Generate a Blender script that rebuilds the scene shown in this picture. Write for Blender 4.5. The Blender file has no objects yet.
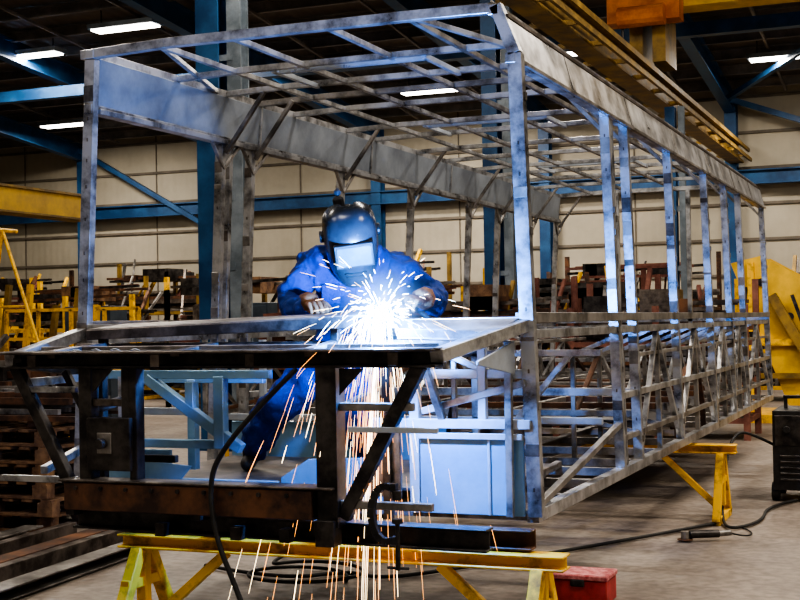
import bpy, bmesh, math, random
from mathutils import Vector, Matrix
random.seed(7)
S=bpy.context.scene
COL=S.collection

# ---------------------------------------------------------------- materials
def nodes(name):
    m=bpy.data.materials.new(name); m.use_nodes=True
    nt=m.node_tree; b=nt.nodes['Principled BSDF']
    return m,nt,b
def noise_mat(name,c1,c2,scale=6,rough=0.5,metal=0.0,bump=0.0,bscale=60,lo=0.4,hi=0.65,rvar=0.15,detail=6):
    m,nt,b=nodes(name)
    tc=nt.nodes.new('ShaderNodeTexCoord')
    n=nt.nodes.new('ShaderNodeTexNoise'); n.inputs['Scale'].default_value=scale; n.inputs['Detail'].default_value=detail
    n.inputs['Roughness'].default_value=0.65
    nt.links.new(tc.outputs['Object'],n.inputs['Vector'])
    r=nt.nodes.new('ShaderNodeValToRGB')
    r.color_ramp.elements[0].position=lo; r.color_ramp.elements[1].position=hi
    r.color_ramp.elements[0].color=(*c1,1); r.color_ramp.elements[1].color=(*c2,1)
    nt.links.new(n.outputs['Fac'],r.inputs['Fac']); nt.links.new(r.outputs['Color'],b.inputs['Base Color'])
    mr=nt.nodes.new('ShaderNodeMapRange'); mr.inputs['To Min'].default_value=max(0.05,rough-rvar); mr.inputs['To Max'].default_value=min(1,rough+rvar)
    nt.links.new(n.outputs['Fac'],mr.inputs['Value']); nt.links.new(mr.outputs['Result'],b.inputs['Roughness'])
    b.inputs['Metallic'].default_value=metal
    if bump>0:
        n2=nt.nodes.new('ShaderNodeTexNoise'); n2.inputs['Scale'].default_value=bscale; n2.inputs['Detail'].default_value=4
        nt.links.new(tc.outputs['Object'],n2.inputs['Vector'])
        bp=nt.nodes.new('ShaderNodeBump'); bp.inputs['Strength'].default_value=bump; bp.inputs['Distance'].default_value=0.02
        nt.links.new(n2.outputs['Fac'],bp.inputs['Height']); nt.links.new(bp.outputs['Normal'],b.inputs['Normal'])
    return m
def emis(name,c,s):
    m,nt,b=nodes(name)
    b.inputs['Base Color'].default_value=(*c,1)
    b.inputs['Emission Color'].default_value=(*c,1); b.inputs['Emission Strength'].default_value=s
    return m
M={}
M['steel']=noise_mat('raw_tube_steel',(.13,.13,.135),(.50,.51,.53),6,.32,.7,lo=.36,hi=.58)
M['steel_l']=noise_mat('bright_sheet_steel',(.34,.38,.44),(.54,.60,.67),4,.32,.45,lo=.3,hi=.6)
M['arcblue']=noise_mat('arc_blue_tinted_sheet',(.15,.30,.46),(.28,.46,.62),3,.34,.3,lo=.3,hi=.7)  # steel sheet with the arc's blue light put into its colour
M['band']=noise_mat('galvanised_band',(.20,.23,.28),(.36,.41,.48),2.2,.34,.5,lo=.35,hi=.65)
M['outer']=noise_mat('outer_rail_sheet',(.20,.20,.20),(.54,.54,.55),5,.32,.6,lo=.38,hi=.6)
M['dark']=noise_mat('dark_mill_steel',(.020,.019,.020),(.085,.077,.073),8,.40,.5)
M['brown']=noise_mat('brown_mill_scale_steel',(.055,.046,.042),(.21,.18,.16),6,.42,.5)
M['plate']=noise_mat('grey_scale_plate',(.10,.09,.085),(.30,.27,.25),6,.42,.4)
M['rust']=noise_mat('rusty_steel',(.05,.03,.024),(.20,.095,.05),5,.6,.35)
M['rustred']=noise_mat('red_oxide_steel',(.12,.045,.035),(.27,.12,.09),4,.7,.2)
M['greysteel']=noise_mat('grey_dull_steel',(.09,.085,.08),(.33,.315,.30),5,.40,.6,lo=.35,hi=.6)
M['yellow']=noise_mat('yellow_worn_paint',(.28,.15,.02),(.85,.50,.03),7,.55,0,lo=.33,hi=.5)
M['craney']=noise_mat('crane_yellow_paint',(.52,.32,.03),(.78,.50,.04),2,.5,0)
M['craned']=noise_mat('runway_ochre_paint',(.14,.09,.025),(.36,.23,.05),3,.55,.1)
M['orange']=noise_mat('hoist_orange_paint',(.45,.12,.01),(.75,.25,.02),3,.5,0)
M['blue']=noise_mat('blue_column_paint',(.010,.05,.14),(.028,.11,.26),1.5,.45,.1)
M['colgrey']=noise_mat('column_grey_paint',(.12,.15,.18),(.26,.31,.36),2,.5,.2)
M['black']=noise_mat('black_plastic',(.008,.008,.009),(.025,.025,.028),20,.5,0)
M['rubber']=noise_mat('cable_rubber',(.012,.012,.013),(.03,.03,.03),20,.65,0)
M['wood']=noise_mat('pallet_wood',(.08,.04,.024),(.25,.145,.075),6,.8,0,.3,30)
M['red']=noise_mat('red_box_paint',(.28,.02,.02),(.50,.06,.06),9,.55,0)
M['pink']=noise_mat('dusty_red_lid',(.42,.07,.08),(.68,.30,.30),26,.7,0)
M['cabinet']=noise_mat('cabinet_paint',(.04,.06,.09),(.07,.10,.14),3,.5,.1)
M['cover']=noise_mat('blue_coverall_cloth',(.006,.024,.16),(.013,.052,.28),5,.85,0,.8,14)
M['leather']=noise_mat('leather_glove',(.10,.045,.02),(.30,.14,.06),14,.8,0,.4,40)
M['boot']=noise_mat('boot_leather',(.015,.012,.01),(.05,.04,.035),14,.6,0)
M['helm']=noise_mat('helmet_shell',(.02,.024,.03),(.05,.055,.065),4,.26,.1,rvar=.05)
M['hood']=noise_mat('dark_hood_cloth',(.012,.013,.018),(.04,.04,.05),10,.8,0)
M['glass']=noise_mat('visor_glass',(.10,.22,.25),(.16,.30,.34),8,.12,.3,rvar=.05)
M['skin']=noise_mat('skin',(.45,.24,.17),(.6,.35,.26),8,.6,0)
M['copper']=noise_mat('torch_brass',(.35,.2,.08),(.6,.4,.2),14,.35,.9)
M['lampm']=emis('tube_lamp_glow',(1.0,.95,.86),10)
M['arc']=emis('arc_glow',(.80,.90,1.0),160)
M['spark']=emis('spark_glow',(1.0,.42,.12),3.6)
M['sparkw']=emis('hot_spark_glow',(1.0,.76,.45),7)

def floor_mat():
    m,nt,b=nodes('concrete_floor')
    tc=nt.nodes.new('ShaderNodeTexCoord')
    n=nt.nodes.new('ShaderNodeTexNoise'); n.inputs['Scale'].default_value=.7; n.inputs['Detail'].default_value=9; n.inputs['Roughness'].default_value=.7
    nt.links.new(tc.outputs['Object'],n.inputs['Vector'])
    r=nt.nodes.new('ShaderNodeValToRGB')
    r.color_ramp.elements[0].position=.3; r.color_ramp.elements[1].position=.7
    r.color_ramp.elements[0].color=(.14,.115,.10,1); r.color_ramp.elements[1].color=(.36,.31,.265,1)
    nt.links.new(n.outputs['Fac'],r.inputs['Fac'])
    n2=nt.nodes.new('ShaderNodeTexNoise'); n2.inputs['Scale'].default_value=14; n2.inputs['Detail'].default_value=5
    nt.links.new(tc.outputs['Object'],n2.inputs['Vector'])
    mx=nt.nodes.new('ShaderNodeMix'); mx.data_type='RGBA'; mx.blend_type='MULTIPLY'; mx.inputs[0].default_value=.6
    nt.links.new(r.outputs['Color'],mx.inputs[6]); 
    r2=nt.nodes.new('ShaderNodeValToRGB'); r2.color_ramp.elements[0].position=.35; r2.color_ramp.elements[1].position=.6
    r2.color_ramp.elements[0].color=(.45,.43,.42,1)
    nt.links.new(n2.outputs['Fac'],r2.inputs['Fac']); nt.links.new(r2.outputs['Color'],mx.inputs[7])
    nt.links.new(mx.outputs[2],b.inputs['Base Color'])
    b.inputs['Roughness'].default_value=.5
    bp=nt.nodes.new('ShaderNodeBump'); bp.inputs['Strength'].default_value=.2
    nt.links.new(n2.outputs['Fac'],bp.inputs['Height']); nt.links.new(bp.outputs['Normal'],b.inputs['Normal'])
    return m
def clad_mat(name,c1,c2,axis,scale,strength=.5):
    m=noise_mat(name,c1,c2,.5,.6,0,lo=.3,hi=.7)
    nt=m.node_tree; b=nt.nodes['Principled BSDF']
    tc=nt.nodes.new('ShaderNodeTexCoord')
    w=nt.nodes.new('ShaderNodeTexWave'); w.bands_direction=axis; w.inputs['Scale'].default_value=scale
    nt.links.new(tc.outputs['Object'],w.inputs['Vector'])
    bp=nt.nodes.new('ShaderNodeBump'); bp.inputs['Strength'].default_value=strength; bp.inputs['Distance'].default_value=.03
    nt.links.new(w.outputs['Fac'],bp.inputs['Height']); nt.links.new(bp.outputs['Normal'],b.inputs['Normal'])
    return m
M['floor']=floor_mat()
M['clad']=clad_mat('cream_cladding',(.33,.305,.245),(.48,.445,.365),'X',1.6,.12)
M['cladseam']=noise_mat('cladding_seam',(.12,.105,.085),(.19,.165,.135),2,.7,0)
M['roof']=clad_mat('dark_roof_sheet',(.10,.088,.078),(.19,.165,.145),'X',1.2)
M['purlin']=noise_mat('purlin_steel',(.14,.13,.125),(.28,.26,.245),2,.6,.2)

# ---------------------------------------------------------------- builder
def rect(w,h): return [(-w/2,-h/2),(w/2,-h/2),(w/2,h/2),(-w/2,h/2)]
def ell(w,h,t): return [(-w/2,-h/2),(w/2,-h/2),(w/2,-h/2+t),(-w/2+t,-h/2+t),(-w/2+t,h/2),(-w/2,h/2)]
def chan(w,h,t): return [(-w/2,-h/2),(w/2,-h/2),(w/2,-h/2+t),(-w/2+t,-h/2+t),(-w/2+t,h/2-t),(w/2,h/2-t),(w/2,h/2),(-w/2,h/2)]
def ibeam(w,h,t): return [(-w/2,-h/2),(w/2,-h/2),(w/2,-h/2+t),(t/2,-h/2+t),(t/2,h/2-t),(w/2,h/2-t),(w/2,h/2),(-w/2,h/2),(-w/2,h/2-t),(-t/2,h/2-t),(-t/2,-h/2+t),(-w/2,-h/2+t)]
def circ(r,n=8): return [(r*math.cos(2*math.pi*i/n),r*math.sin(2*math.pi*i/n)) for i in range(n)]
class B:
    def __init__(s): s.v=[];s.f=[];s.mi=[];s.mats=[]
    def m(s,k):
        if k not in s.mats: s.mats.append(k)
        return s.mats.index(k)
    def beam(s,p1,p2,prof,k,up=(0,0,1)):
        p1=Vector(p1);p2=Vector(p2);d=(p2-p1).normalized();up=Vector(up)
        if abs(d.dot(up))>.95: up=Vector((0,1,0))
        u=d.cross(up).normalized(); w=u.cross(d).normalized()
        n=len(prof);o=len(s.v)
        for p in (p1,p2):
            for a,b in prof: s.v.append(p+u*a+w*b)
        i=s.m(k)
        for j in range(n):
            s.f.append((o+j,o+(j+1)%n,o+n+(j+1)%n,o+n+j)); s.mi.append(i)
        s.f.append(tuple(o+j for j in range(n))[::-1]); s.mi.append(i)
        s.f.append(tuple(o+n+j for j in range(n))); s.mi.append(i)
    def tube(s,p1,p2,w,k,h=None,up=(0,0,1)): s.beam(p1,p2,rect(w,h or w),k,up)
    def box(s,a,b,k):
        cx=(a[0]+b[0])/2;cy=(a[1]+b[1])/2
        s.beam((cx,cy,a[2]),(cx,cy,b[2]),rect(abs(b[0]-a[0]),abs(b[1]-a[1])),k)
    def cyl(s,p1,p2,r,k,n=10): s.beam(p1,p2,circ(r,n),k)
    def poly(s,pts,t,k):
        P=[Vector(p) for p in pts]; nrm=(P[1]-P[0]).cross(P[2]-P[1]).normalized()*t/2
        o=len(s.v);n=len(P)
        s.v+= [p-nrm for p in P]+[p+nrm for p in P]; i=s.m(k)
        s.f.append(tuple(range(o,o+n))[::-1]); s.f.append(tuple(range(o+n,o+2*n))); s.mi+=[i,i]
        for j in range(n): s.f.append((o+j,o+(j+1)%n,o+n+(j+1)%n,o+n+j)); s.mi.append(i)
    def make(s,name,parent=None,bevel=0,smooth=False):
        me=bpy.data.meshes.new(name); me.from_pydata([tuple(v) for v in s.v],[],s.f)
        for k in s.mats: me.materials.append(M[k])
        me.polygons.foreach_set('material_index',s.mi)
        bm=bmesh.new(); bm.from_mesh(me); bmesh.ops.recalc_face_normals(bm,faces=bm.faces[:]); bm.to_mesh(me); bm.free()
        ob=bpy.data.objects.new(name,me); COL.objects.link(ob)
        if parent: ob.parent=parent
        if bevel:
            md=ob.modifiers.new('bevel','BEVEL'); md.width=bevel; md.segments=1; md.limit_method='ANGLE'
        if smooth:
            for p in me.polygons: p.use_smooth=True
        return ob
def empty(name,loc=(0,0,0)):
    e=bpy.data.objects.new(name,None); e.location=loc; COL.objects.link(e); return e
def curve(name,pts,r,k,parent=None,res=3,cyc=False):
    c=bpy.data.curves.new(name,'CURVE'); c.dimensions='3D'; c.bevel_depth=r; c.bevel_resolution=res
    sp=c.splines.new('NURBS'); sp.points.add(len(pts)-1)
    for i,p in enumerate(pts): sp.points[i].co=(*p,1)
    sp.order_u=3; sp.use_endpoint_u=True; sp.use_cyclic_u=cyc
    c.materials.append(M[k]); ob=bpy.data.objects.new(name,c); COL.objects.link(ob)
    if parent: ob.parent=parent
    return ob

# ---------------------------------------------------------------- room
XL,XR,YF,YB=-24,9,-9,23.5
def roofz(y): return 6.6+.1*(YB-y)
b=B(); b.box((XL,YF,-.1),(XR,YB,0),'floor'); b.make('floor')
b=B(); b.box((XL,YB,0),(XR,YB+.2,6.75),'clad')
b.make('wall_back')
b=B()
for i in range(8):
    z=.9+i*.78; b.box((XL,YB-.05,z),(XR,YB-.005,z+.06),'cladseam')
for i in range(16):
    x=XL+.7+i*2.1; b.box((x,YB-.02,0),(x+.03,YB-.004,6.6),'cladseam')
b.make('trim_cladding')
b=B(); b.poly([(XL-.1,YF,0),(XL-.1,YB,0),(XL-.1,YB,roofz(YB)),(XL-.1,YF,roofz(YF))],.2,'clad'); b.make('wall_left')
b=B(); b.poly([(XR+.1,YF,0),(XR+.1,YB,0),(XR+.1,YB,roofz(YB)),(XR+.1,YF,roofz(YF))],.2,'clad'); b.make('wall_right')
b=B(); b.box((XL,YF-.2,0),(XR,YF,roofz(YF)),'clad'); b.make('wall_front')
b=B(); b.poly([(XL,YF,roofz(YF)+.1),(XR,YF,roofz(YF)+.1),(XR,YB,roofz(YB)+.1),(XL,YB,roofz(YB)+.1)],.2,'roof'); b.make('ceiling')
b=B()
y=22.7
while y>-8:
    z=roofz(y)-.13; b.beam((XL,y,z),(XR,y,z),chan(.08,.2,.015),'purlin'); y-=1.1
colx=[-19.1,-14.85,-10.6,-6.4,-2.2,2.0,6.2]
for x in colx:
    b.beam((x,YB-.1,roofz(YB)-.4),(x,YF+.1,roofz(YF)-.4),ibeam(.22,.42,.03),'blue')
for x in (-14.85,-2.2,2.0):
    b.tube((x,22.5,roofz(22.5)-.5),(x+4.2,15.5,roofz(15.5)-.5),.10,'blue')
b.tube((-23.8,16.2,roofz(16)-.95),(8.8,16.2,roofz(16)-.95),.22,'blue')
for i in range(15):
    x=-22+i*2.1; b.tube((x,9,roofz(9)-.25),(x,23,roofz(23)-.25),.05,'purlin')
b.make('roof_steelwork')
b=B()
for x in colx: b.beam((x,YB-.22,0),(x,YB-.22,6.3),ibeam(.25,.3,.03),'blue')
b.beam((XL,YB-.3,4.6),(XR,YB-.3,4.6),ibeam(.2,.32,.03),'blue')
b.tube((-19.1,YB-.45,6.3),(-14.85,YB-.45,3.9),.12,'blue')
b.tube((-2.2,YB-.45,6.3),(2.0,YB-.45,4.7),.12,'blue')
b.make('wall_steel_frame')
def column(x,y,w,h,name='steel_column'):
    b=B()
    b.beam((x-w*.22,y,0),(x-w*.22,y,h),ibeam(w*.5,w*.55,.03),'blue')
    b.beam((x+w*.32,y,0),(x+w*.32,y,h),ibeam(w*.3,w*.35,.03),'colgrey')
    z=.5
    while z<h-.5:
        b.box((x-w*.2,y-w*.2,z),(x+w*.3,y-w*.18,z+.08),'colgrey'); z+=.9
    b.box((x-w*.6,y-w*.5,0),(x+w*.6,y+w*.5,.03),'blue')
    return b.make(name)
column(-6.62,8.9,.66,roofz(8.9)-.3)
column(-4.5,13.9,.5,roofz(13.9)-.3)
column(-1.75,14.1,.3,4.8)
# crane runway and crane
b=B()
x0=-2.08
b.beam((x0,5.5,5.13),(x0,23.2,5.13),ibeam(.30,.44,.05),'craned')
b.beam((x0,5.5,5.39),(x0,23.2,5.39),rect(.08,.07),'dark')
for dx,dz in ((-.26,.1),(.26,.05),(.30,-.16)):
    b.beam((x0+dx,5.5,5.13+dz),(x0+dx,23.2,5.13+dz),rect(.045,.07),'craned')
for i in range(14):
    b.box((x0-.3,6+i*1.25,4.94),(x0+.32,6.06+i*1.25,5.0),'craned')
b.make('crane_runway_beam')
b=B()
b.box((-2.6,14.2,6.35),(8.6,14.7,6.85),'craney')
b.box((-2.7,13.8,6.1),(-1.6,14.18,6.6),'orange'); b.cyl((-2.5,13.7,6.15),(-1.8,13.7,6.15),.16,'orange',14)
b.cyl((-2.45,13.75,6.1),(-2.45,13.75,5.7),.02,'dark')
for xx in (-1.95,-2.3): b.box((xx-.1,14.0,5.5),(xx+.1,14.9,6.35),'craned')
for i in range(6): b.box((-.5+i*1.4,14.18,6.4),(-.44+i*1.4,14.2,6.8),'craned')
b.make('overhead_crane')
b=B()
b.box((-11.65,3,3.42),(-11.3,12.6,3.78),'craney'); b.box((-11.7,3,3.78),(-11.25,12.6,3.82),'craned'); b.box((-11.7,3,3.39),(-11.25,12.6,3.42),'craned')
for yy in (4.5,9.0):
    b.beam((-11.48,yy,0),(-11.48,yy,3.39),ibeam(.2,.2,.02),'craney')
b.make('jib_crane_girder')

def lamp(x,y,rot=0,e=140,z=None,L=1.3,W=.3):
    z=(roofz(y)-.45) if z is None else z
    r=empty('ceiling_light',(x,y,z))
    b=B(); b.box((-L/2-.05,-W/2-.05,.03),(L/2+.05,W/2+.05,.12),'colgrey')
    b.box((-L/2,-W/2,.0),(L/2,W/2,.03),'lampm')
    for s in(-1,1): b.tube((s*L*.4,0,.1),(s*L*.4,0,.4),.02,'dark')
    o=b.make('fixture',r)
    ld=bpy.data.lights.new('tubes','AREA'); ld.shape='RECTANGLE'; ld.size=L; ld.size_y=W; ld.energy=e; ld.color=(1,.89,.76)
    lo=bpy.data.objects.new('tubes',ld); lo.location=(0,0,-.02); lo.parent=r; COL.objects.link(lo)
    r.rotation_euler=(0,0,rot)
for x,y in ((-14.6,15.3),(-17.5,20.35),(-11.8,14.4),(-8,20.2),(-9.1,17.9),(-.7,20),(-4.5,18.5),(-13.5,9),(-6,8.5)):
    lamp(x,y,0,250)
for x,y,e in ((-7,1,260),(3.5,10,430),(4.5,4,430),(5,-2.5,340),(-1.5,-4,200),(-6,-5,200),(-1.2,5,320)):  # extra fixtures out of view, added to light the bus and floor
    lamp(x,y,0,e,L=2.2,W=.5)

# ---------------------------------------------------------------- bus frame
bus=empty('bus_body_frame')
ZB,ZT=.66,3.10
def xr(z): return .095-(z-.64)/2.48*.07
def xl(z): return -2.45-(.06-(z-.64)/2.48*.12)
RY=[0,1.9,2.42,3.9,5.55,6.7,7.65,9.6]
LY=[0,1.45,1.85,3.32,4.81,6.37,7.3,8.5,9.6]
rp=random.Random(21)
b=B()
def post(fx,y,z0,z1,w=.06,d=.05,side=1,ox=0):
    b.beam((fx(z0)+ox,y,z0),(fx(z1)+ox,y,z1),rect(w,d),'steel',up=(0,1,0))
    z=z0+.12
    while z<z1-.1:
        x=fx(z)+ox; r=rp.random()
        if r<.35: b.box((x-.005,y-d/2-.0015,z),(x+.005,y-d/2+.002,z+.02),'brown')
        elif r<.55: b.box((x+side*(w/2-.004),y-.016,z+.02),(x+side*(w/2+.008),y+.016,z+.06),'greysteel')
        elif r<.8:
            h=rp.uniform(.02,.10); b.box((x-w*.49,y-d/2-.0015,z),(x+w*.49,y-d/2+.002,z+h),rp.choice(['brown','greysteel','plate']))
        z+=rp.uniform(.10,.2)
for i,y in enumerate(RY): post(xr,y,ZB,2.88,.070 if y==0 else .060,.055,1,.02 if y==0 else 0)
for y in (2.03,4.0,5.66,7.75): post(xr,y,ZB,ZT-.24,.03,.03)
for y in LY: post(xl,y,ZB,ZT-.03,.066 if y==0 else .055,.05,-1,.015 if y==0 else 0)
post(xl,1.56,ZB,2.8,.04,.04,-1)
b.tube((xr(2.88)+.02,0,2.88),(-.04,0,3.12),.06,'steel')
b.make('side_posts',bus,.003)
b=B()
b.tube((-.05,-.03,3.10),(-.05,9.65,3.10),.05,'steel'); b.tube((xr(2.86),-.03,2.86),(xr(2.86),9.65,2.86),.05,'steel')
for z in (3.10,2.80): b.tube((xl(z)+.015,-.03,z),(xl(z)+.015,9.65,z),.05,'steel')
xo=xr(2.86)+.035
b.poly([(xo,-.02,2.85),(xo,9.65,2.85),(xo-.055,9.65,3.06),(xo-.055,-.02,3.06)],.012,'outer')
b.poly([(xo-.055,-.02,3.06),(xo-.055,9.65,3.06),(xo-.13,9.65,3.145),(xo-.13,-.02,3.145)],.01,'greysteel')
b.tube((xo+.005,-.02,2.845),(xo+.005,9.65,2.845),.02,'greysteel'); b.tube((xo-.05,-.02,3.065),(xo-.05,9.65,3.065),.018,'brown')
for (ya,yb) in ((1.0,1.06),(2.5,2.55),(4.1,4.16),(5.7,5.78),(7.2,7.26),(8.5,8.56)):
    b.poly([(xo+.004,ya,2.86),(xo+.004,yb,2.86),(xo-.047,yb,3.05),(xo-.047,ya,3.05)],.008,'greysteel')
b.poly([(-2.38,.03,2.80),(-2.38,9.6,2.80),(-2.35,9.6,3.08),(-2.35,.03,3.08)],.012,'band')
b.tube((-2.36,.03,2.79),(-2.36,9.6,2.79),.03,'steel')
for y in (1.9,3.8,5.7,7.6): b.tube((-2.365,y,2.80),(-2.345,y,3.08),.02,'steel')
b.make('cant_rails',bus,.002)
b=B()
RH=[0,.85,1.45,1.9,2.42,3.32,3.9,4.81,5.55,6.37,7.0,7.65,8.5,9.6]
for i,y in enumerate(RH):
    w=.05 if y in(0,9.6) else .036
    k='steel' if y!=1.9 else 'greysteel'
    pts=[(-2.44,y,3.10),(-1.9,y,3.118),(-.55,y,3.118),(-.04,y,3.11)]
    for p,q in zip(pts,pts[1:]): b.tube(p,q,w,k)
for x,k in ((-.5,'greysteel'),(-.95,'steel'),(-1.5,'steel'),(-1.95,'steel')):
    b.tube((x,0,3.112),(x,9.6,3.112),.03,k)
for (ya,yb) in ((.85,1.45),(3.32,3.9),(6.37,7.0)):
    for xx in (-.75,-1.7): b.tube((xx,ya,3.10),(xx,yb,3.10),.03,'steel_l')
    b.tube((-1.7,ya+.06,3.10),(-.75,ya+.06,3.10),.03,'steel_l')
for y in LY[1:]:
    b.tube((-2.37,y,2.72),(-2.08,y,3.10),.026,'greysteel'); b.tube((-2.39,y,2.62),(-2.37,y-.2,2.8),.02,'greysteel'); b.tube((-2.39,y,2.62),(-2.37,y+.2,2.8),.02,'greysteel')
for y in RY[1:]:
    b.tube((.01,y,2.76),(-.30,y,3.10),.026,'greysteel')
b.tube((-1.95,0,3.12),(-2.4,1.45,3.1),.028,'steel'); b.tube((-.5,0,3.12),(-.08,1.45,3.1),.028,'steel')
b.make('roof_frame',bus,.002)
b=B()
for fx,s in ((xr,1),(xl,-1)):
    b.beam((fx(1.61),0,1.61),(fx(1.61),9.6,1.61),rect(.085,.05),'greysteel')
    b.tube((fx(1.53),0,1.53),(fx(1.53),9.6,1.53),.045,'steel')
    b.tube((fx(.66),0,.66),(fx(.66),9.6,.66),.06,'steel')
    b.tube((fx(.86),1.9,.86),(fx(.86),9.6,.86),.035,'greysteel')
    b.tube((fx(1.12),1.9,1.12),(fx(1.12),9.6,1.12),.04,'steel')
    b.tube((fx(1.36),2.42,1.36),(fx(1.36),9.6,1.36),.025,'greysteel')
    ys=[2.42,3.15,3.9,4.7,5.55,6.2,6.7,7.2,7.65,8.6,9.6]
    for i,(p,q) in enumerate(zip(ys,ys[1:])):
        if i%2==0: b.tube((fx(.66),p,.68),(fx(1.5),q,1.5),.035,'steel')
        else: b.tube((fx(1.5),p,1.5),(fx(.66),q,.68),.035,'steel')
        b.tube((fx(.9),q,.68),(fx(1.5),q,1.5),.035,'greysteel')
    xi=fx(1)-s*.42
    for z in (.95,1.36): b.tube((xi,2.4,z),(xi,9.6,z),.035,'greysteel')
    for i,(p,q) in enumerate(zip(ys,ys[1:])):
        b.tube((xi,p,1.36 if i%2 else .95),(xi,q,.95 if i%2 else 1.36),.03,'rust' if i%3==0 else 'steel')
        b.tube((xi,p,.66),(xi,p,1.36),.03,'greysteel'); b.tube((xi,p,1.36),(fx(1.53),p,1.53),.028,'steel'); b.tube((xi,p,.95),(fx(.9),p,.86),.028,'greysteel')
b.tube((xr(.66),.1,.7),(xr(.66),1.85,.95),.035,'greysteel'); b.tube((-.3,1.9,.7),(-.3,.6,.66),.04,'greysteel')
for y in [0.05,.65,1.3,1.9,2.42,3.15,3.9,4.7,5.55,6.2,6.7,7.2,7.65,8.6,9.6]:
    b.tube((-2.48,y,.66),(.08,y,.66),.05,'greysteel')
    if y>2: b.tube((-2.45,y,.98),(.06,y,.98),.04,'rust' if int(y*10)%2 else 'greysteel')
    if y>2: b.tube((-2.45,y,1.5),(-2.0,y,1.5),.03,'steel')
for x in (-.8,-1.65):
    b.beam((x,0,.64),(x,9.6,.64),chan(.06,.12,.01),'dark')
    b.tube((x,2.42,.98),(x,9.6,.98),.04,'greysteel')
    b.tube((x,9.6,.66),(x,9.6,3.1),.05,'steel')
for z in (1.57,1.1): b.tube((-2.45,9.6,z),(.05,9.6,z),.05,'steel')
b.tube((-2.45,2.42,1.12),(.08,2.42,1.12),.05,'steel')
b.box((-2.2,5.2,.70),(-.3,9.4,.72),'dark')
for fx,s in ((xr,-1),(xl,1)):
    for yy in (4.75,):
        P=[(fx(1)+s*.06,yy+.62*math.cos(a),.66+.55*math.sin(a)) for a in [math.pi*i/8 for i in range(9)]]
        for p,q in zip(P,P[1:]): b.tube(p,q,.04,'rust')
b.make('lower_side_trusses',bus,.002)
# front zone
b=B()
b.tube((-2.45,0,1.59),(-1.95,0,1.59),.05,'steel'); b.tube((-.6,0,1.59),(.08,0,1.59),.05,'steel')
b.tube((-2.45,0,1.34),(-1.3,0,1.34),.045,'arcblue'); b.tube((-.5,0,1.34),(.09,0,1.34),.045,'steel_l')
b.tube((-2.45,.02,.97),(-1.6,.02,.97),.045,'arcblue')
b.tube((-.72,-.02,1.10),(.1,-.02,1.10),.045,'steel_l')
b.tube((-2.05,.0,1.32),(-1.48,.0,.95),.055,'arcblue')
b.tube((-1.60,0,1.33),(-1.60,0,.95),.06,'arcblue'); b.tube((-1.78,.0,1.3),(-1.78,.0,1.12),.05,'arcblue'); b.tube((-2.2,0,1.33),(-2.2,0,.66),.05,'steel')
b.tube((-1.95,.3,1.3),(-1.95,.3,.8),.05,'arcblue'); b.tube((-2.4,.3,1.3),(-1.5,.3,1.3),.04,'arcblue'); b.tube((-2.4,.3,1.12),(-1.95,.3,1.12),.04,'steel_l')
b.tube((-.5,0,1.33),(-.5,0,.66),.05,'steel_l')
b.box((-.47,-.02,.66),(.06,.0,1.03),'arcblue')
b.tube((-.47,-.03,1.04),(.06,-.03,1.04),.03,'steel_l')
b.tube((.0,-.05,1.5),(.0,-.05,.66),.035,'steel'); b.box((-.12,-.03,.66),(-.105,-.02,1.03),'steel_l')
b.box((-2.4,.06,.66),(-1.95,.08,.93),'arcblue'); b.box((-1.95,.06,.66),(-1.3,.08,.78),'arcblue')
b.poly([(-1.28,.06,.66),(-.66,.06,.66),(-.66,.06,.92),(-1.12,.06,.90),(-1.28,.06,.80)],.015,'arcblue')
b.poly([(-2.3,-.05,.70),(-1.9,-.05,.70),(-1.75,-.05,.86),(-2.25,-.05,.90)],.015,'arcblue')
b.poly([(.03,-.05,1.5),(.0,-.50,1.42),(.0,-.50,1.40),(.03,-.05,1.34)],.012,'steel_l')
b.tube((-.45,-.03,1.16),(.08,-.03,1.30),.035,'steel'); b.tube((-.35,-.35,1.50),(-.35,-.02,1.12),.035,'steel'); b.tube((-.14,-.02,1.55),(-.14,-.02,1.1),.04,'steel_l')
b.tube((-.46,-.02,1.5),(-.14,-.02,1.36),.03,'steel_l'); b.tube((-.3,.02,1.55),(-.3,.02,1.12),.025,'greysteel')
b.tube((-2.40,0,1.33),(-2.3,-.7,1.33),.04,'steel'); b.tube((-2.40,0,.97),(-2.2,-.7,.9),.04,'steel')
b.box((-2.3,.1,.745),(-.15,1.35,.765),'brown')
for x in (-2.2,-1.65,-.9,-.25): b.tube((x,.1,.71),(x,1.35,.71),.05,'greysteel')
b.tube((-2.4,1.5,1.0),(.08,1.5,1.0),.04,'steel_l'); b.tube((-2.15,1.5,.7),(-2.15,1.5,1.5),.04,'steel_l'); b.tube((-2.3,1.5,.75),(-1.6,1.5,1.35),.04,'steel_l')
b.box((-2.4,1.52,.7),(-.9,1.535,.97),'arcblue')
b.tube((-2.4,1.5,1.4),(.08,1.5,1.4),.04,'steel'); b.tube((-.7,1.5,.7),(-.7,1.5,1.4),.04,'steel'); b.tube((-.7,1.5,.7),(-.1,1.5,1.4),.035,'steel')
b.make('front_bulkhead_frame',bus,.003)
# nose
b=B()
yn=-.77
b.beam((-2.36,yn,1.445),(-.08,yn,1.445),chan(.10,.085,.012),'dark')
b.beam((-2.36,yn-.03,1.478),(-.08,yn-.03,1.478),rect(.10,.012),'brown')
b.beam((-2.36,yn+.02,1.445),(-2.46,.0,1.57),rect(.06,.06),'steel'); 
b.beam((-.1,yn+.02,1.45),(.07,.0,1.575),rect(.07,.06),'steel')
b.beam((-2.25,-.33,1.50),(-.1,-.33,1.50),rect(.06,.03),'brown')
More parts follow.
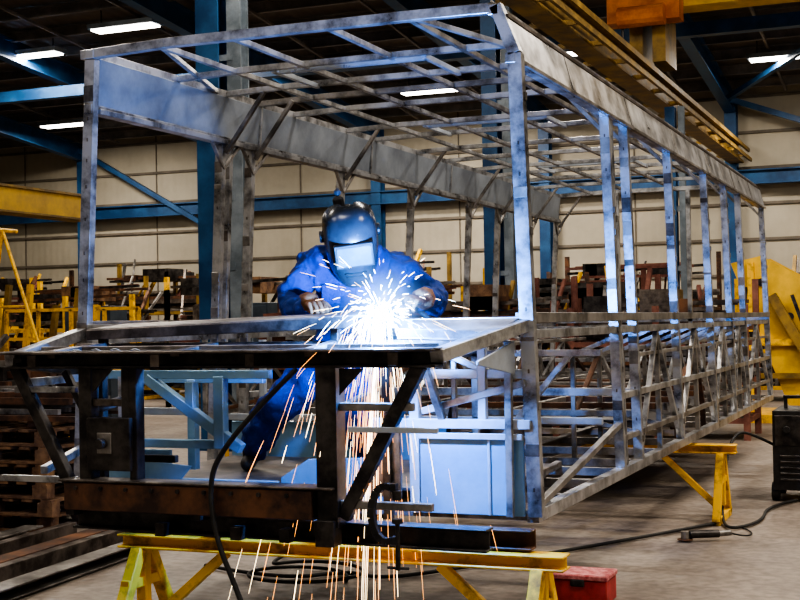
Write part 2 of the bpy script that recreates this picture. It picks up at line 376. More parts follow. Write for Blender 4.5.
# raised folded dash plate, being welded
b.poly([(-2.12,-.44,1.585),(-.62,-.44,1.63),(-.50,-.38,1.632),(-.62,-.26,1.65),(-2.02,-.24,1.61)],.012,'plate')
b.poly([(-2.12,-.445,1.535),(-.62,-.445,1.575),(-.62,-.445,1.63),(-2.12,-.445,1.585)],.01,'brown')
b.tube((-2.05,-.4,1.56),(-2.05,-.4,1.45),.04,'dark'); b.tube((-.75,-.38,1.58),(-.75,-.38,1.45),.04,'dark')
b.beam((-2.05,-.4,1.50),(-2.1,yn,1.47),rect(.05,.04),'brown'); b.beam((-.75,-.38,1.5),(-.7,yn,1.47),rect(.05,.04),'brown')
b.beam((-1.4,-.4,1.50),(-1.4,yn,1.47),rect(.05,.03),'brown')
b.beam((-2.3,-.6,1.485),(-.15,-.6,1.485),ell(.05,.04,.008),'plate')
b.poly([(-.45,-.15,1.60),(.05,-.02,1.60),(.03,-.30,1.54),(-.36,-.36,1.545)],.02,'greysteel')
b.beam((-.38,-.5,1.545),(-.04,-.40,1.53),ell(.07,.05,.008),'steel')
b.tube((-1.88,yn,1.41),(-1.88,yn,.85),.07,'dark'); b.tube((-1.66,yn,1.41),(-1.66,yn,.96),.045,'dark')
b.tube((-.60,yn,1.41),(-.60,yn,.70),.10,'dark')
b.beam((-2.31,yn,1.42),(-2.0,yn,.86),rect(.055,.05),'dark',up=(0,1,0))
b.beam((-.17,yn,1.41),(-.54,yn,.74),rect(.06,.05),'dark',up=(0,1,0))
b.box((-1.86,yn-.05,.92),(-1.62,yn+.02,1.17),'dark'); b.box((-1.80,yn-.056,1.0),(-1.72,yn-.048,1.1),'greysteel')
b.tube((-1.88,yn,1.24),(-1.62,yn,1.24),.035,'brown')
b.cyl((-1.76,yn-.06,1.05),(-1.76,yn-.1,1.05),.025,'dark')
b.box((-1.64,yn-.02,.86),(-1.60,yn+.05,1.42),'dark')
b.tube((-1.98,yn+.25,1.45),(-1.98,yn+.25,.80),.045,'dark'); b.tube((-2.1,yn+.25,.95),(-1.55,yn+.25,.95),.035,'dark'); b.tube((-2.2,yn+.25,1.38),(-1.98,yn+.25,1.0),.035,'dark')
b.tube((-.56,yn,1.23),(-.2,yn,1.23),.035,'greysteel')
b.tube((-.55,yn,.80),(-.12,yn,.80),.035,'greysteel'); b.box((-.5,yn-.04,1.12),(-.08,yn-.02,1.145),'steel_l')
for x in (-2.0,-1.3): b.tube((x,yn,.72),(x*.98,0.0,.70),.05,'dark')
for x in (-1.88,-.60): b.tube((x,yn,1.20),(x,-.35,1.25),.04,'dark')
b.tube((-2.3,yn,1.43),(-2.42,0,1.35),.05,'dark')
b.tube((-2.31,yn-.0,1.30),(-1.95,yn,1.30),.03,'steel')
b.box((-.53,-.5,.80),(-.38,-.48,1.12),'greysteel'); b.tube((-.44,-.5,1.45),(-.44,-.5,.7),.04,'dark')
for x in (-2.2,-1.5,-1.0,-.3): b.box((x,yn-.055,1.41),(x+.05,yn-.045,1.47),'brown')
b.poly([(-.54,yn-.03,1.40),(-.42,yn-.03,1.40),(-.54,yn-.03,1.28)],.01,'dark'); b.poly([(-1.84,yn-.03,1.40),(-1.72,yn-.03,1.40),(-1.84,yn-.03,1.28)],.01,'dark')
b.make('nose_frame',bus,.003)
b=B()
b.beam((-1.97,yn-.03,.80),(-.66,yn-.03,.80),chan(.09,.135,.012),'rust')
b.box((-1.97,yn-.085,.735),(-.66,yn-.06,.865),'rust')
b.box((-2.0,yn-.09,.868),(-.56,yn+.05,.878),'brown')
b.beam((-2.0,yn+.07,.68),(.1,yn+.1,.655),ibeam(.10,.10,.012),'dark')
b.beam((-2.1,-.35,.61),(.2,-.35,.61),chan(.08,.09,.01),'rust')
b.tube((-.6,yn-.04,.735),(-.6,yn-.04,.62),.09,'dark')
b.make('front_bumper_beam',bus,.003)
b=B()
b.tube((-2.4,yn,.865),(-1.95,yn,.865),.03,'steel')
for i in range(9):
    x=-1.9+i*.14; b.cyl((x,yn-.095,.84),(x,yn-.082,.84),.010,'dark',8)
for x in (-1.5,-1.1,-.85): b.box((x,yn-.03,.62),(x+.05,yn+.05,.68),'dark')
b.make('brackets',bus)
curve('chalk_wire',[(-1.95+.03*i,yn-.04,1.487+.012*math.sin(i*1.7)) for i in range(14)],.003,'steel_l',bus)

# ---------------------------------------------------------------- trestles
def trestle(x0,x1,y,z,name='trestle'):
    b=B()
    b.beam((x0,y,z-.04),(x1,y,z-.04),ibeam(.12,.07,.012),'yellow')
    for x,s in ((x0+.12,1),(x1-.12,-1)):
        for dy in (-.3,.3):
            b.tube((x,y+dy*.15,z-.08),(x,y+dy,.02),.06,'yellow'); 
        b.tube((x,y-.3,.03),(x,y+.3,.03),.06,'yellow'); b.tube((x,y-.17,.32),(x,y+.17,.32),.05,'yellow')
        b.tube((x+s*.05,y,.12),(x+s*.48,y,z-.08),.045,'yellow'); b.tube((x,y,.12),(x,y,z-.08),.055,'yellow')
    return b.make(name,None,.004)
trestle(-1.96,.36,-.38,.56)
trestle(-2.75,.42,4.48,.60)

# second low frame standing behind, with its own stands
b=B()
X0,X1,Y0,Y1=-5.6,-3.4,6.6,10.4
for z in (.62,1.15,1.55):
    for x in (X0,X1): b.tube((x,Y0,z),(x,Y1,z),.06,'greysteel')
    for y in (Y0,(Y0+Y1)/2,Y1): b.tube((X0,y,z),(X1,y,z),.05,'greysteel')
for i in range(6):
    y=Y0+(Y1-Y0)*i/5
    for x in (X0,X1):
        b.tube((x,y,.62),(x,y,1.55),.05,'steel')
        if i<5: b.tube((x,y,.62 if i%2 else 1.15),(x,y+(Y1-Y0)/5,1.15 if i%2 else .62),.035,'greysteel')
b.tube((X0,Y0,.62),(X1,Y0,1.15),.04,'rust'); b.tube((X0,Y0,1.15),(X1,Y0,1.55),.035,'greysteel')
for x in (X0+.1,X1-.1):
    for y in (Y0+.2,Y1-.2):
        b.tube((x,y,0),(x,y,.6),.09,'yellow')
b.make('chassis_frame',None,.003)

# ---------------------------------------------------------------- c clamp
b=B()
cx,cy,cz=-.30,-.86,.78
pts=[]
for a in range(-110,111,20):
    r=math.radians(a); pts.append((cx-.07*math.cos(r)-.0,cy,cz+.12*math.sin(r)))
for p,q in zip(pts,pts[1:]): b.tube(p,q,.03,'black')
b.tube(pts[0],(cx+.05,cy,pts[0][2]),.035,'black'); b.tube(pts[-1],(cx+.05,cy,pts[-1][2]),.035,'black')
b.cyl((cx+.05,cy,cz-.24),(cx+.05,cy,cz-.03),.011,'dark'); b.cyl((cx+.0,cy,cz-.23),(cx+.1,cy,cz-.23),.007,'dark'); b.cyl((cx+.05,cy,cz+.1),(cx+.05,cy,cz+.06),.022,'dark')
b.cyl((cx+.05,cy,cz-.04),(cx+.05,cy,cz-.02),.025,'dark')
b.make('c_clamp',None,.003)

# ---------------------------------------------------------------- welder
wel=empty('welder')
def skin(name,V,E,R,mat,roots=(0,),sub=2,parent=wel):
    me=bpy.data.meshes.new(name); me.from_pydata(V,E,[]); me.materials.append(M[mat])
    ob=bpy.data.objects.new(name,me); COL.objects.link(ob); ob.parent=parent
    md=ob.modifiers.new('skin','SKIN'); md.use_smooth_shade=True
    d=me.skin_vertices[0].data
    for i,r in enumerate(R):
        d[i].radius=(r,r) if not isinstance(r,tuple) else r; d[i].use_root=(i in roots)
    s=ob.modifiers.new('sub','SUBSURF'); s.levels=sub; s.render_levels=sub
    return ob
V=[(-1.14,.52,1.42),(-1.10,.46,1.58),(-1.02,.34,1.76),(-.97,.26,1.89),(-.92,.17,1.975),
   (-1.15,.16,1.885),(-1.235,.08,1.70),(-1.04,-.12,1.675),
   (-.78,.38,1.885),(-.50,.34,1.71),(-.49,.0,1.705),
   (-1.24,.46,1.35),(-1.50,.44,1.13),(-1.80,.70,.86),
   (-1.05,.57,1.35),(-1.04,.42,1.10),(-1.02,.64,.86),
   (-1.37,.44,1.24),(-1.045,.49,1.22),(-1.20,.11,1.79),(-.64,.37,1.80),(-1.66,.58,.99),(-1.03,.54,.97)]
E=[(0,1),(1,2),(2,3),(3,4),(3,5),(5,19),(19,6),(6,7),(3,8),(8,20),(20,9),(9,10),(0,11),(11,17),(17,12),(12,21),(21,13),(0,14),(14,18),(18,15),(15,22),(22,16)]
R=[.16,.16,.17,.14,.07,.11,.078,.055,.11,.078,.055,.135,.11,.095,.135,.11,.095,.125,.125,.09,.09,.10,.10]
cv=skin('coverall',V,E,R,'cover',(0,),4)
tx=bpy.data.textures.new('cloth_folds','CLOUDS'); tx.noise_scale=.13; tx.noise_depth=2
dm=cv.modifiers.new('folds','DISPLACE'); dm.texture=tx; dm.strength=.10; dm.mid_level=.5; dm.texture_coords='LOCAL'
b=B()
def chestpt(u,z,out):
    c=Vector((-1.0,.31,z)); return c+Vector((.89,.45,0))*u+Vector((.45,-.89,0))*out
for u in (-.09,.09):
    p=chestpt(u,1.80,.165); q=chestpt(u,1.70,.165); b.beam(p,q,rect(.10,.012),'cover',up=(.45,-.89,0))
b.make('chest_pockets',wel,.003)
curve('collar',[Vector((-.94,.205,1.955))+Vector((.09*math.cos(a),.09*math.sin(a),-.03*math.sin(a))) for a in [i*math.pi/6 for i in range(12)]],.02,'cover',wel,cyc=True)
F=Vector((.35,-.93,0)).normalized()
V=[];E=[];R=[];roots=[]
for ax,ay in ((-1.81,.70),(-1.02,.65)):
    A=Vector((ax,ay,.87)); o=len(V); roots.append(o)
    V+= [A+Vector((0,0,.07)),A,A+Vector((0,0,-.05))-F*.02,A+F*.12+Vector((0,0,-.062)),A+F*.20+Vector((0,0,-.068))]
    R+= [.055,.052,.05,.045,.038]; E+=[(o+i,o+i+1) for i in range(4)]
skin('boots',[tuple(v) for v in V],E,R,'boot',roots)
hd=empty('head'); hd.parent=wel; hd.location=(-.865,.07,2.02); hd.scale=(1.12,1.12,1.12)
hd.rotation_euler=(Matrix.Rotation(math.radians(30),4,'Z')@Matrix.Rotation(math.radians(28),4,'X')@Matrix.Rotation(math.radians(-8),4,'Y')).to_euler()
def ellip(name,c,s,mat,par,seg=24):
    me=bpy.data.meshes.new(name); bm=bmesh.new(); bmesh.ops.create_uvsphere(bm,u_segments=seg,v_segments=seg//2,radius=1)
    for v in bm.verts:
        v.co=Vector((v.co.x*s[0]+c[0],v.co.y*s[1]+c[1],v.co.z*s[2]+c[2]))
    bm.to_mesh(me); bm.free(); me.materials.append(M[mat])
    for p in me.polygons: p.use_smooth=True
    o=bpy.data.objects.new(name,me); COL.objects.link(o); o.parent=par; return o
ellip('skull_skin',(0,.015,-.01),(.075,.095,.115),'skin',hd)
ellip('hood_cap',(0,.03,.045),(.098,.115,.115),'hood',hd)
b=B(); 
b.tube((-.03,.04,.13),(-.035,.06,.20),.05,'hood'); b.tube((-.035,.06,.20),(-.03,.07,.235),.03,'hood'); b.make('hood_crest',hd,.012)
lev=[(-.185,.060,.120),(-.165,.085,.140),(-.10,.112,.158),(-.03,.122,.165),(.05,.126,.163),(.11,.122,.145),(.15,.105,.115),(.178,.07,.07),(.187,.03,.02)]
me=bpy.data.meshes.new('helmet_shell'); vs=[];fs=[];n=20
for z,w,d in lev:
    for i in range(n+1):
        a=math.radians(-105+210*i/n); 
        sx=math.sin(a);cyy=math.cos(a); 
        vs.append((w*math.copysign(abs(sx)**.8,sx), -d*math.copysign(abs(cyy)**.75,cyy) ,z))
for j in range(len(lev)-1):
    for i in range(n): o=j*(n+1)+i; fs.append((o,o+1,o+n+2,o+n+1))
me.from_pydata(vs,[],fs); me.materials.append(M['helm'])
for p in me.polygons: p.use_smooth=True
ho=bpy.data.objects.new('helmet_shell',me); COL.objects.link(ho); ho.parent=hd
md=ho.modifiers.new('s','SOLIDIFY'); md.thickness=.006
md=ho.modifiers.new('ss','SUBSURF'); md.levels=1; md.render_levels=2
b=B()
b.box((-.088,-.176,-.055),(.088,-.150,.060),'black'); b.box((-.078,-.182,-.046),(.078,-.174,.050),'glass')
b.box((-.05,-.166,-.095),(.05,-.156,-.087),'black'); b.box((-.045,-.160,-.112),(.045,-.150,-.105),'black')
b.make('visor',hd,.006)
b=B()
for s in(-1,1): b.cyl((s*.118,.02,.03),(s*.14,.02,.03),.028,'black',16)
b.make('helmet_knobs',hd,.004)
curve('headgear_band',[(.118*math.cos(a),.02,.03+.125*math.sin(a)) for a in [i*math.pi/8 for i in range(9)]],.01,'black',hd)
def glove(name,wr,d,nrm,thumb,curl,grip=1.0):
    wr=Vector(wr); d=Vector(d).normalized(); nrm=Vector(nrm); nrm=(nrm-d*nrm.dot(d)).normalized()
    s=d.cross(nrm).normalized()
    if s.dot(Vector(thumb))<0: s=-s
    V=[];E=[];R=[];roots=[]
    L=[(.034,.085,.040,.026,.020,.0125),(.011,.090,.045,.030,.022,.013),(-.012,.086,.041,.028,.020,.0125),(-.034,.078,.032,.022,.018,.011)]
    for k,(off,pl,l1,l2,l3,r) in enumerate(L):
        o=len(V); roots.append(o)
        p=wr+s*off*.6; V.append(p); R.append(.018)
        p=wr+s*off+d*pl*.5; V.append(p); R.append(.019)
        p=wr+s*off+d*pl; V.append(p); R.append(.016)
        ang=0
        for l,c in ((l1,curl),(l2,curl*1.2),(l3,curl*.8)):
            ang+=math.radians(c+4*k); dr=d*math.cos(ang)-nrm*math.sin(ang); p=p+dr*l; V.append(p); R.append(r)
        E+=[(o+i,o+i+1) for i in range(5)]
    o=len(V); roots.append(o)
    p=wr+s*.02+d*.015; V.append(p); R.append(.02)
    p=p+(s*.6+d*.65-nrm*.2).normalized()*.05; V.append(p);R.append(.017)
    p=p+(s*.25+d*.8-nrm*.55).normalized()*.036; V.append(p);R.append(.014)
    p=p+(-s*.1+d*.75-nrm*.65).normalized()*.028; V.append(p);R.append(.012)
    E+=[(o,o+1),(o+1,o+2),(o+2,o+3)]
    skin(name,[tuple(v) for v in V],E,R,'leather',roots,2)
    c0=wr-d*.15;c1=wr+d*.015
    skin(name+'_gauntlet',[tuple(c0),tuple((c0+c1)/2),tuple(c1)],[(0,1),(1,2)],[.074,.06,.042],'leather',(0,),1)
glove('left_glove',(-.46,-.06,1.71),(-.05,-1,-.05),(.35,.1,1),(-1,0,0),48)
glove('right_glove',(-.99,-.13,1.70),(.62,-.78,-.05),(-.2,.0,1),(1,.5,0),22)
tor=empty('welding_torch')
curve('handle',[(-.49,.03,1.66),(-.49,-.05,1.68),(-.49,-.14,1.685),(-.49,-.20,1.69)],.016,'black',tor)
curve('swan_neck',[(-.49,-.19,1.69),(-.49,-.26,1.71),(-.49,-.32,1.70),(-.495,-.355,1.67)],.008,'copper',tor)
b=B(); b.cyl((-.495,-.345,1.68),(-.50,-.385,1.65),.012,'copper'); b.make('nozzle',tor)
curve('torch_cable',[(-.49,.02,1.66),(-.40,.14,1.58),(-.36,.22,1.3),(-.45,.3,1.0),(-.5,.5,.80),(-.6,1.0,.79),(-.4,1.3,.79)],.012,'rubber',tor)

# ---------------------------------------------------------------- arc, painted glow haze, sparks
AP=Vector((-.49,-.43,1.645))
o=ellip('welding_arc',(0,0,0),(.018,.018,.018),'arc',None,12); o.location=AP
ld=bpy.data.lights.new('arc_light','POINT'); ld.energy=430; ld.color=(.10,.34,1.0); ld.shadow_soft_size=.03
lo=bpy.data.objects.new('arc_light',ld); lo.location=(-.45,-.53,1.635); COL.objects.link(lo)
m=bpy.data.materials.new('weld_glow_haze'); m.use_nodes=True; nt=m.node_tree; nt.nodes.clear()  # self-lit volume that paints the arc's glow haze, fading outward
out=nt.nodes.new('ShaderNodeOutputMaterial'); em=nt.nodes.new('ShaderNodeEmission'); em.inputs['Color'].default_value=(.14,.38,1,1)
tc=nt.nodes.new('ShaderNodeTexCoord'); ln=nt.nodes.new('ShaderNodeVectorMath'); ln.operation='LENGTH'
nt.links.new(tc.outputs['Object'],ln.inputs[0])
mr=nt.nodes.new('ShaderNodeMapRange'); mr.inputs['From Min'].default_value=0; mr.inputs['From Max'].default_value=1; mr.inputs['To Min'].default_value=1; mr.inputs['To Max'].default_value=0
nt.links.new(ln.outputs['Value'],mr.inputs['Value'])
pw=nt.nodes.new('ShaderNodeMath'); pw.operation='POWER'; pw.inputs[1].default_value=5; nt.links.new(mr.outputs['Result'],pw.inputs[0])
nz=nt.nodes.new('ShaderNodeTexNoise'); nz.inputs['Scale'].default_value=2.5; nt.links.new(tc.outputs['Object'],nz.inputs['Vector'])
ml=nt.nodes.new('ShaderNodeMath'); ml.operation='MULTIPLY'; nt.links.new(pw.outputs[0],ml.inputs[0]); nt.links.new(nz.outputs['Fac'],ml.inputs[1])
m2=nt.nodes.new('ShaderNodeMath'); m2.operation='MULTIPLY'; m2.inputs[1].default_value=80; nt.links.new(ml.outputs[0],m2.inputs[0])
nt.links.new(m2.outputs[0],em.inputs['Strength']); nt.links.new(em.outputs[0],out.inputs['Volume'])
M['glowhaze']=m
o=ellip('welding_glow_haze',(0,0,0),(1,1,1),'glowhaze',None,24); o.location=AP+Vector((0,0,.03)); o.scale=(.36,.36,.38)
def sparks(name,mat,specs,r):
    c=bpy.data.curves.new(name,'CURVE'); c.dimensions='3D'; c.bevel_depth=r; c.bevel_resolution=0
    for P in specs:
        sp=c.splines.new('POLY'); sp.points.add(len(P)-1)
        k=random.uniform(.35,.9)
        for i,p in enumerate(P): sp.points[i].co=(*p,1); sp.points[i].radius=k*(.35+.65*math.sin(math.pi*(i+.5)/len(P)))
    c.materials.append(M[mat]); ob=bpy.data.objects.new(name,c); COL.objects.link(ob); return ob
def traj(v,t0,t1,n=6,p0=AP):
    P=[]
    for i in range(n):
        t=t0+(t1-t0)*i/(n-1); P.append(p0+v*t+Vector((0,0,-4.9*t*t)))
    return P
sw=[];so=[]
for i in range(260):
    th=random.uniform(0,2*math.pi); el=random.uniform(-.3,1.2); sp=random.uniform(.5,3.2)
    v=Vector((math.cos(th)*math.cos(el),math.sin(th)*math.cos(el)*.7-.25,math.sin(el)))*sp
    t0=random.uniform(.0,.17); t1=t0+random.uniform(.010,.04)
    (sw if random.random()<.15 else so).append(traj(v,t0,t1))
for i in range(430):
    vx=random.gauss(-.20,.46)
    v=Vector((vx,random.gauss(-.25,.32),random.uniform(-.5,1.2)))
    t0=random.uniform(.05,.50); t1=min(t0+random.uniform(.02,.07),.56)
    (sw if random.random()<.15 else so).append(traj(v,t0,t1))
for i in range(110):
    v=Vector((random.gauss(0,.18),-.42+random.gauss(0,.12),random.uniform(-1.0,.1))); t0=random.uniform(.03,.38); t1=min(.47,t0+random.uniform(.03,.09))
    (sw if random.random()<.3 else so).append(traj(v,t0,t1))
for i in range(4):
    v=Vector((random.gauss(0,.010),-.62+random.gauss(0,.02),-1.2)); t0=random.uniform(.05,.2)
    sw.append(traj(v,t0,.44,8))
spk=empty('welding_sparks')
a=sparks('hot_sparks','sparkw',sw,.0016); a.parent=spk
a=sparks('orange_sparks','spark',so,.0016); a.parent=spk

# ---------------------------------------------------------------- cables
curve('welding_cable',[(-.72,-.86,1.40),(-.85,-.88,1.28),(-1.08,-.88,1.05),(-1.16,-.88,.90),(-1.12,-.9,.65),(-1.0,-.92,.42),(-.85,-.98,.15),(-.7,-1.1,.02),(-.3,-1.3,.02),(.4,-1.4,.02)],.012,'rubber')
curve('welding_cable',[(.75,5.9,.35),(.4,5.6,.6),(.28,5.2,.62),(.25,4.9,.25),(.32,4.3,.02),(.45,3.9,.02),(.62,4.4,.02),(.55,5.2,.02),(.75,5.65,.02)],.012,'rubber')
curve('welding_cable',[(-2.6,1.5,.02),(-1.9,1.2,.02),(-1.6,1.6,.02),(-1.3,1.4,.02),(-.9,2.0,.02),(-.2,3.2,.02),(.3,4.2,.02)],.012,'rubber')
pts=[]
for i in range(16):
    a=i*.62; pts.append((-1.85+.36*math.cos(a)+.01*i,1.3+.3*math.sin(a),.02+.004*i))
curve('air_hose',pts+[(-2.3,2.2,.02),(-2.9,2.6,.02)],.011,'rubber')

# ---------------------------------------------------------------- floor items
b=B(); x,y=.0,1.28
b.box((x-.165,y-.12,0),(x+.165,y+.12,.135),'red'); b.box((x-.172,y-.128,.135),(x+.172,y+.128,.165),'pink')
b.box((x-.04,y-.135,.10),(x+.04,y-.12,.14),'dark')
b.make('red_toolbox',None,.006)
b=B()
b.cyl((.23,3.42,.05),(.42,3.52,.05),.028,'dark',14); b.cyl((.42,3.52,.05),(.50,3.56,.055),.022,'greysteel',12)
b.cyl((.20,3.405,.02),(.20,3.405,.075),.03,'greysteel',12); b.cyl((.20,3.405,.012),(.20,3.405,.02),.055,'rust',18); b.cyl((.22,3.42,.05),(.19,3.50,.05),.012,'black')
b.make('angle_grinder',None,.002)
curve('grinder_lead',[(.5,3.56,.05),(.6,3.6,.02),(.62,3.9,.01),(.5,4.1,.01)],.006,'rubber')
b=B()
x,y=.84,6.0
b.box((x-.28,y-.35,.10),(x+.28,y+.35,.78),'black'); b.box((x-.26,y-.36,.48),(x+.26,y-.352,.74),'dark')
for i in range(3): b.cyl((x-.16+i*.16,y-.36,.62),(x-.16+i*.16,y-.39,.62),.03,'black',14)
for i in range(5): b.box((x-.22,y-.36,.18+i*.05),(x+.22,y-.352,.20+i*.05),'dark')
b.box((x-.285,y-.2,.45),(x-.279,y+.2,.6),'red')
for sx in(-1,1):
    for sy in(-.25,.25): b.cyl((x+sx*.24,y+sy,.08),(x+sx*.3,y+sy,.08),.08,'rubber',16)
b.tube((x-.2,y,.78),(x-.2,y,.88),.03,'dark'); b.tube((x+.2,y,.78),(x+.2,y,.88),.03,'dark'); b.tube((x-.22,y,.88),(x+.22,y,.88),.03,'dark')
b.make('welding_machine',None,.01)
def pallet(b,x,y,z,w=1.2,d=1.0):
    for i in range(3): b.box((x-w/2,y-d/2+i*(d/2-.05),z),(x+w/2,y-d/2+i*(d/2-.05)+.1,z+.02),'wood')
    for i in range(3):
        for j in range(3): b.box((x-w/2+j*(w/2-.07),y-d/2+i*(d/2-.05),z+.02),(x-w/2+j*(w/2-.07)+.14,y-d/2+i*(d/2-.05)+.1,z+.11),'wood')
    for j in range(7): b.box((x-w/2+j*(w/6.6),y-d/2,z+.11),(x-w/2+j*(w/6.6)+.1,y+d/2,z+.13),'wood')
for (px,py,n) in ((-5.1,2.9,6),(-6.6,3.3,5)):
    b=B()
    for i in range(n): pallet(b,px+random.uniform(-.04,.04),py+random.uniform(-.04,.04),i*.135)
    b.make('wooden_pallet_stack')
b=B()
for t in (-5.5,-4.75): b.box((t-.05,2.5,.815),(t+.05,3.3,.865),'wood')
for i in range(26):
    y=2.45+.85*random.random(); z=.89+.045*(i//6); w=random.uniform(.03,.06)
    b.tube((-5.75+random.uniform(-.3,.1),y,z),(-4.55+random.uniform(-.1,.3),y+random.uniform(-.08,.08),z),w,random.choice(['greysteel','dark','steel','rust']))
b.make('steel_section_stack')
b=B()
for i,(x,k) in enumerate(((-3.35,'greysteel'),(-3.62,'brown'),(-3.9,'rust'),(-4.15,'brown'),(-4.5,'greysteel'))):
    b.beam((x+.25,-1.2,.05),(x-.05,2.25,.05),chan(.16,.08,.012),k,up=(1,0,0) if i%2 else (0,0,1))
b.make('steel_channels',None,.003)
def rack(x,y,w,d,h,levels,pm,lm,name='storage_rack',n=12):
    b=B()
    for sx in (0,w/2,w):
        for sy in (0,d): b.tube((x+sx,y+sy,0),(x+sx,y+sy,h+(.35 if sy and sx!=w/2 else 0)),.08,pm)
    for l in range(levels):
        z=.25+l*(h-.25)/levels
        for sy in (0,d): b.tube((x,y+sy,z),(x+w,y+sy,z),.07,pm)
        for sx in (0,w/2,w): b.tube((x+sx,y,z),(x+sx,y+d,z),.06,pm)
        b.box((x+.05,y+.1,z),(x+w-.05,y+d-.1,z+.03),'dark')
        for i in range(n):
            yy=y+random.uniform(.05,d-.05); zz=z+.05+random.uniform(0,.34)
            b.tube((x+random.uniform(-.1,.3),yy,zz),(x+w+random.uniform(-.4,.1),yy+random.uniform(-.1,.1),zz+random.uniform(-.03,.03)),random.uniform(.03,.10),random.choice(lm))
        for i in range(3):
            xx=x+random.uniform(.1,w-.5); b.box((xx,y+.15,z+.03),(xx+random.uniform(.2,.4),y+d-.3,z+random.uniform(.2,.4)),random.choice(lm))
    for i in range(6):
        xx=x+random.uniform(.1,w-.1); b.tube((xx,y+.1,h*.5),(xx+random.uniform(-.5,.5),y+d-.1,h+random.uniform(.05,.45)),random.uniform(.03,.07),random.choice(lm+['rust','craned','yellow']))
    for i in range(3):
        xx=x+random.uniform(.1,w-.9); b.box((xx,y+.2,h-.1),(xx+random.uniform(.2,.7),y+d-.2,h+random.uniform(.0,.25)),random.choice(['wood','rust','dark','brown','dark']))
    for i in range(5):
        zz=h+random.uniform(-.1,.12); yy=y+random.uniform(.1,d-.1); b.tube((x+random.uniform(0,.5),yy,zz),(x+w-random.uniform(0,.5),yy,zz+random.uniform(-.04,.1)),.05,random.choice(lm))
    return b.make(name)
R1=['rust','greysteel','rustred','dark','dark','brown']
for (x,y,w,h) in ((-22,14.2,3,1.9),(-18.5,15.2,3,2.3),(-15,14.8,3,2.2),(-12,16,3,2.3),(-8.7,15.5,3,2.2),(-15.6,18.5,3,2.7),(-10.6,18.8,3,2.7),(-16,11.5,2.6,1.7),(-20,18.6,3,2.6),(-5,18.6,3,2.5),(-1.6,19.3,3,2.3)):
    rack(x,y,w,1.2,h,3,random.choice(['yellow','rust','craned']),R1,'storage_rack',16)
for (x,y,w,h) in ((-7.6,11.2,2.0,1.75),(-5.4,11.2,2.5,1.85),(-2.7,11.3,2.3,1.75),(-5.4,16,2.5,2.1),(-8.6,4.9,1.9,1.2),(-3.9,12.7,1.9,1.9)):
    rack(x,y,w,1.1,h,3,'rustred' if x>-6 else 'rust',['rust','brown','rustred','dark','greysteel'],'storage_rack',22)
b=B()
for i in range(10):
    x=-13.3+i*.42+random.uniform(-.1,.1); b.tube((x,9.9,0),(x+random.uniform(-.1,.1),10.2,2.1+random.uniform(-.2,.35)),.08,random.choice(['yellow','rust','yellow','craned']))
b.tube((-13.4,10.05,1.1),(-9.4,10.05,1.1),.08,'yellow'); b.tube((-13.4,10.05,.3),(-9.4,10.05,.3),.08,'yellow')
b.make('yellow_bar_rack')
for x,y in ((-11.6,12.2),(-8.9,12.6)):
    b=B(); b.box((x,y,0),(x+.9,y+.5,1.95),'cabinet'); b.box((x+.02,y-.015,.05),(x+.44,y,1.9),'cabinet'); b.box((x+.46,y-.015,.05),(x+.88,y,1.9),'cabinet')
    b.box((x+.39,y-.03,.95),(x+.41,y-.015,1.1),'dark'); b.make('steel_cabinet',None,.01)
b=B()
for i in range(5): b.tube((-10.3+i*.55,9.1,0),(-10.3+i*.55,9.1,1.85),.045,'yellow')
for z in (1.0,1.45,1.85): b.tube((-10.3,9.1,z),(-8.1,9.1,z),.045,'yellow')
b.make('yellow_guard_rail')
b=B()
ax,ay=-9.95,7.3
for s in (0,1.3):
    b.cyl((ax+s*0-.5,ay+s,0),(ax,ay+s,2.95),.025,'yellow'); b.cyl((ax+1.1,ay+s,0),(ax,ay+s,2.95),.025,'yellow')
    for z in (.5,1.2,1.9): b.cyl((ax-.5+.5*z/2.95,ay+s,z),(ax+1.1-1.1*z/2.95,ay+s,z),.02,'yellow')
b.cyl((ax,ay-.3,2.95),(ax,ay+1.6,2.95),.03,'yellow')
b.make('yellow_a_frame')
b=B()
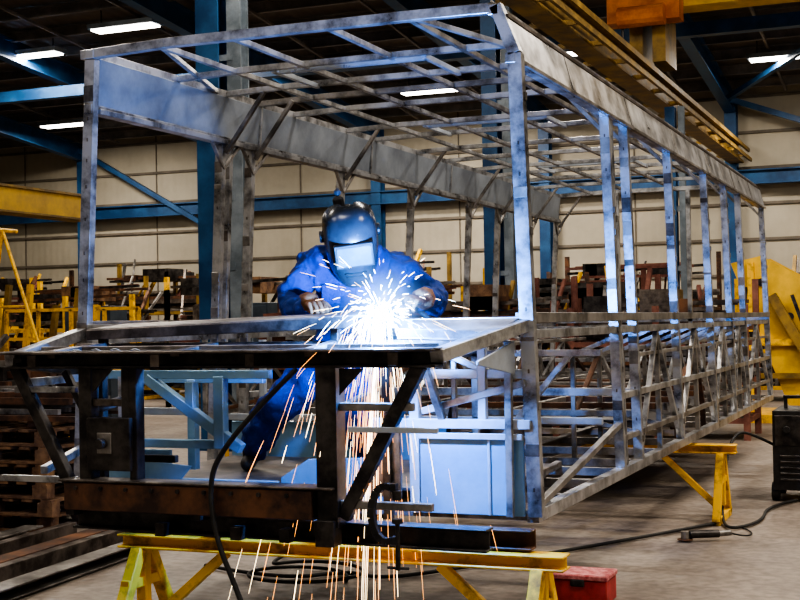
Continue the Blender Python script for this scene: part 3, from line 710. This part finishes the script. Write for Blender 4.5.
for i in range(9):
    a=i*.7; b.cyl((-8.75+.16*math.cos(a),6.6+.16*math.sin(a),.3),(-8.8+.14*math.cos(a),6.65+.14*math.sin(a),2.1),.055,'dark')
b.box((-9.0,6.35,0),(-8.5,6.85,.3),'rust')
b.make('upright_pipe_bundle')
# yellow slanted jig on right
b=B()
for yy in (14.4,15.6):
    b.poly([(-1.0,yy,2.4),(-.55,yy,2.5),(.3,yy,2.0),(1.6,yy,.2),(1.6,yy,0),(-.1,yy,0)],.12,'craney')
for t in (.1,.35,.6,.85):
    b.tube((-.8+1.9*t,14.4,2.35-2.1*t),(-.8+1.9*t,15.6,2.35-2.1*t),.12,'yellow')
for i in range(7): b.cyl((-.55+.2*i,14.30,2.1-.26*i),(-.55+.2*i,14.34,2.1-.26*i),.06,'dark',12)
b.tube((-.7,14.3,0),(-.7,14.3,2.4),.1,'yellow'); b.tube((-.7,14.28,1.2),(1.3,14.28,1.2),.1,'yellow'); b.tube((-.7,14.26,.7),(1.3,14.26,.7),.08,'craned')
b.tube((-.4,14.25,1.9),(.6,14.25,.1),.14,'craned'); b.tube((-.1,14.2,1.9),(.5,14.2,.1),.05,'dark')
b.box((-.9,14.15,0),(2.4,15.8,.12),'yellow')
b.make('yellow_jig_frame')

# ---------------------------------------------------------------- world & camera
w=bpy.data.worlds.new('World'); S.world=w; w.use_nodes=True
w.node_tree.nodes['Background'].inputs[0].default_value=(.5,.6,.7,1); w.node_tree.nodes['Background'].inputs[1].default_value=.05
cd=bpy.data.cameras.new('camera'); cam=bpy.data.objects.new('camera',cd); COL.objects.link(cam)
cd.lens=59.4; cd.sensor_width=36; cd.clip_end=200
Rm=Matrix.Rotation(math.radians(22.2),4,'Z')@Matrix.Rotation(math.radians(90.95),4,'X')@Matrix.Rotation(math.radians(-1.0),4,'Z')
cam.matrix_world=Matrix.Translation((1.91,-6.08,1.6))@Rm
S.camera=cam
S.view_settings.view_transform='AgX'
try: S.view_settings.look='AgX - High Contrast'
except Exception as e: print(e)
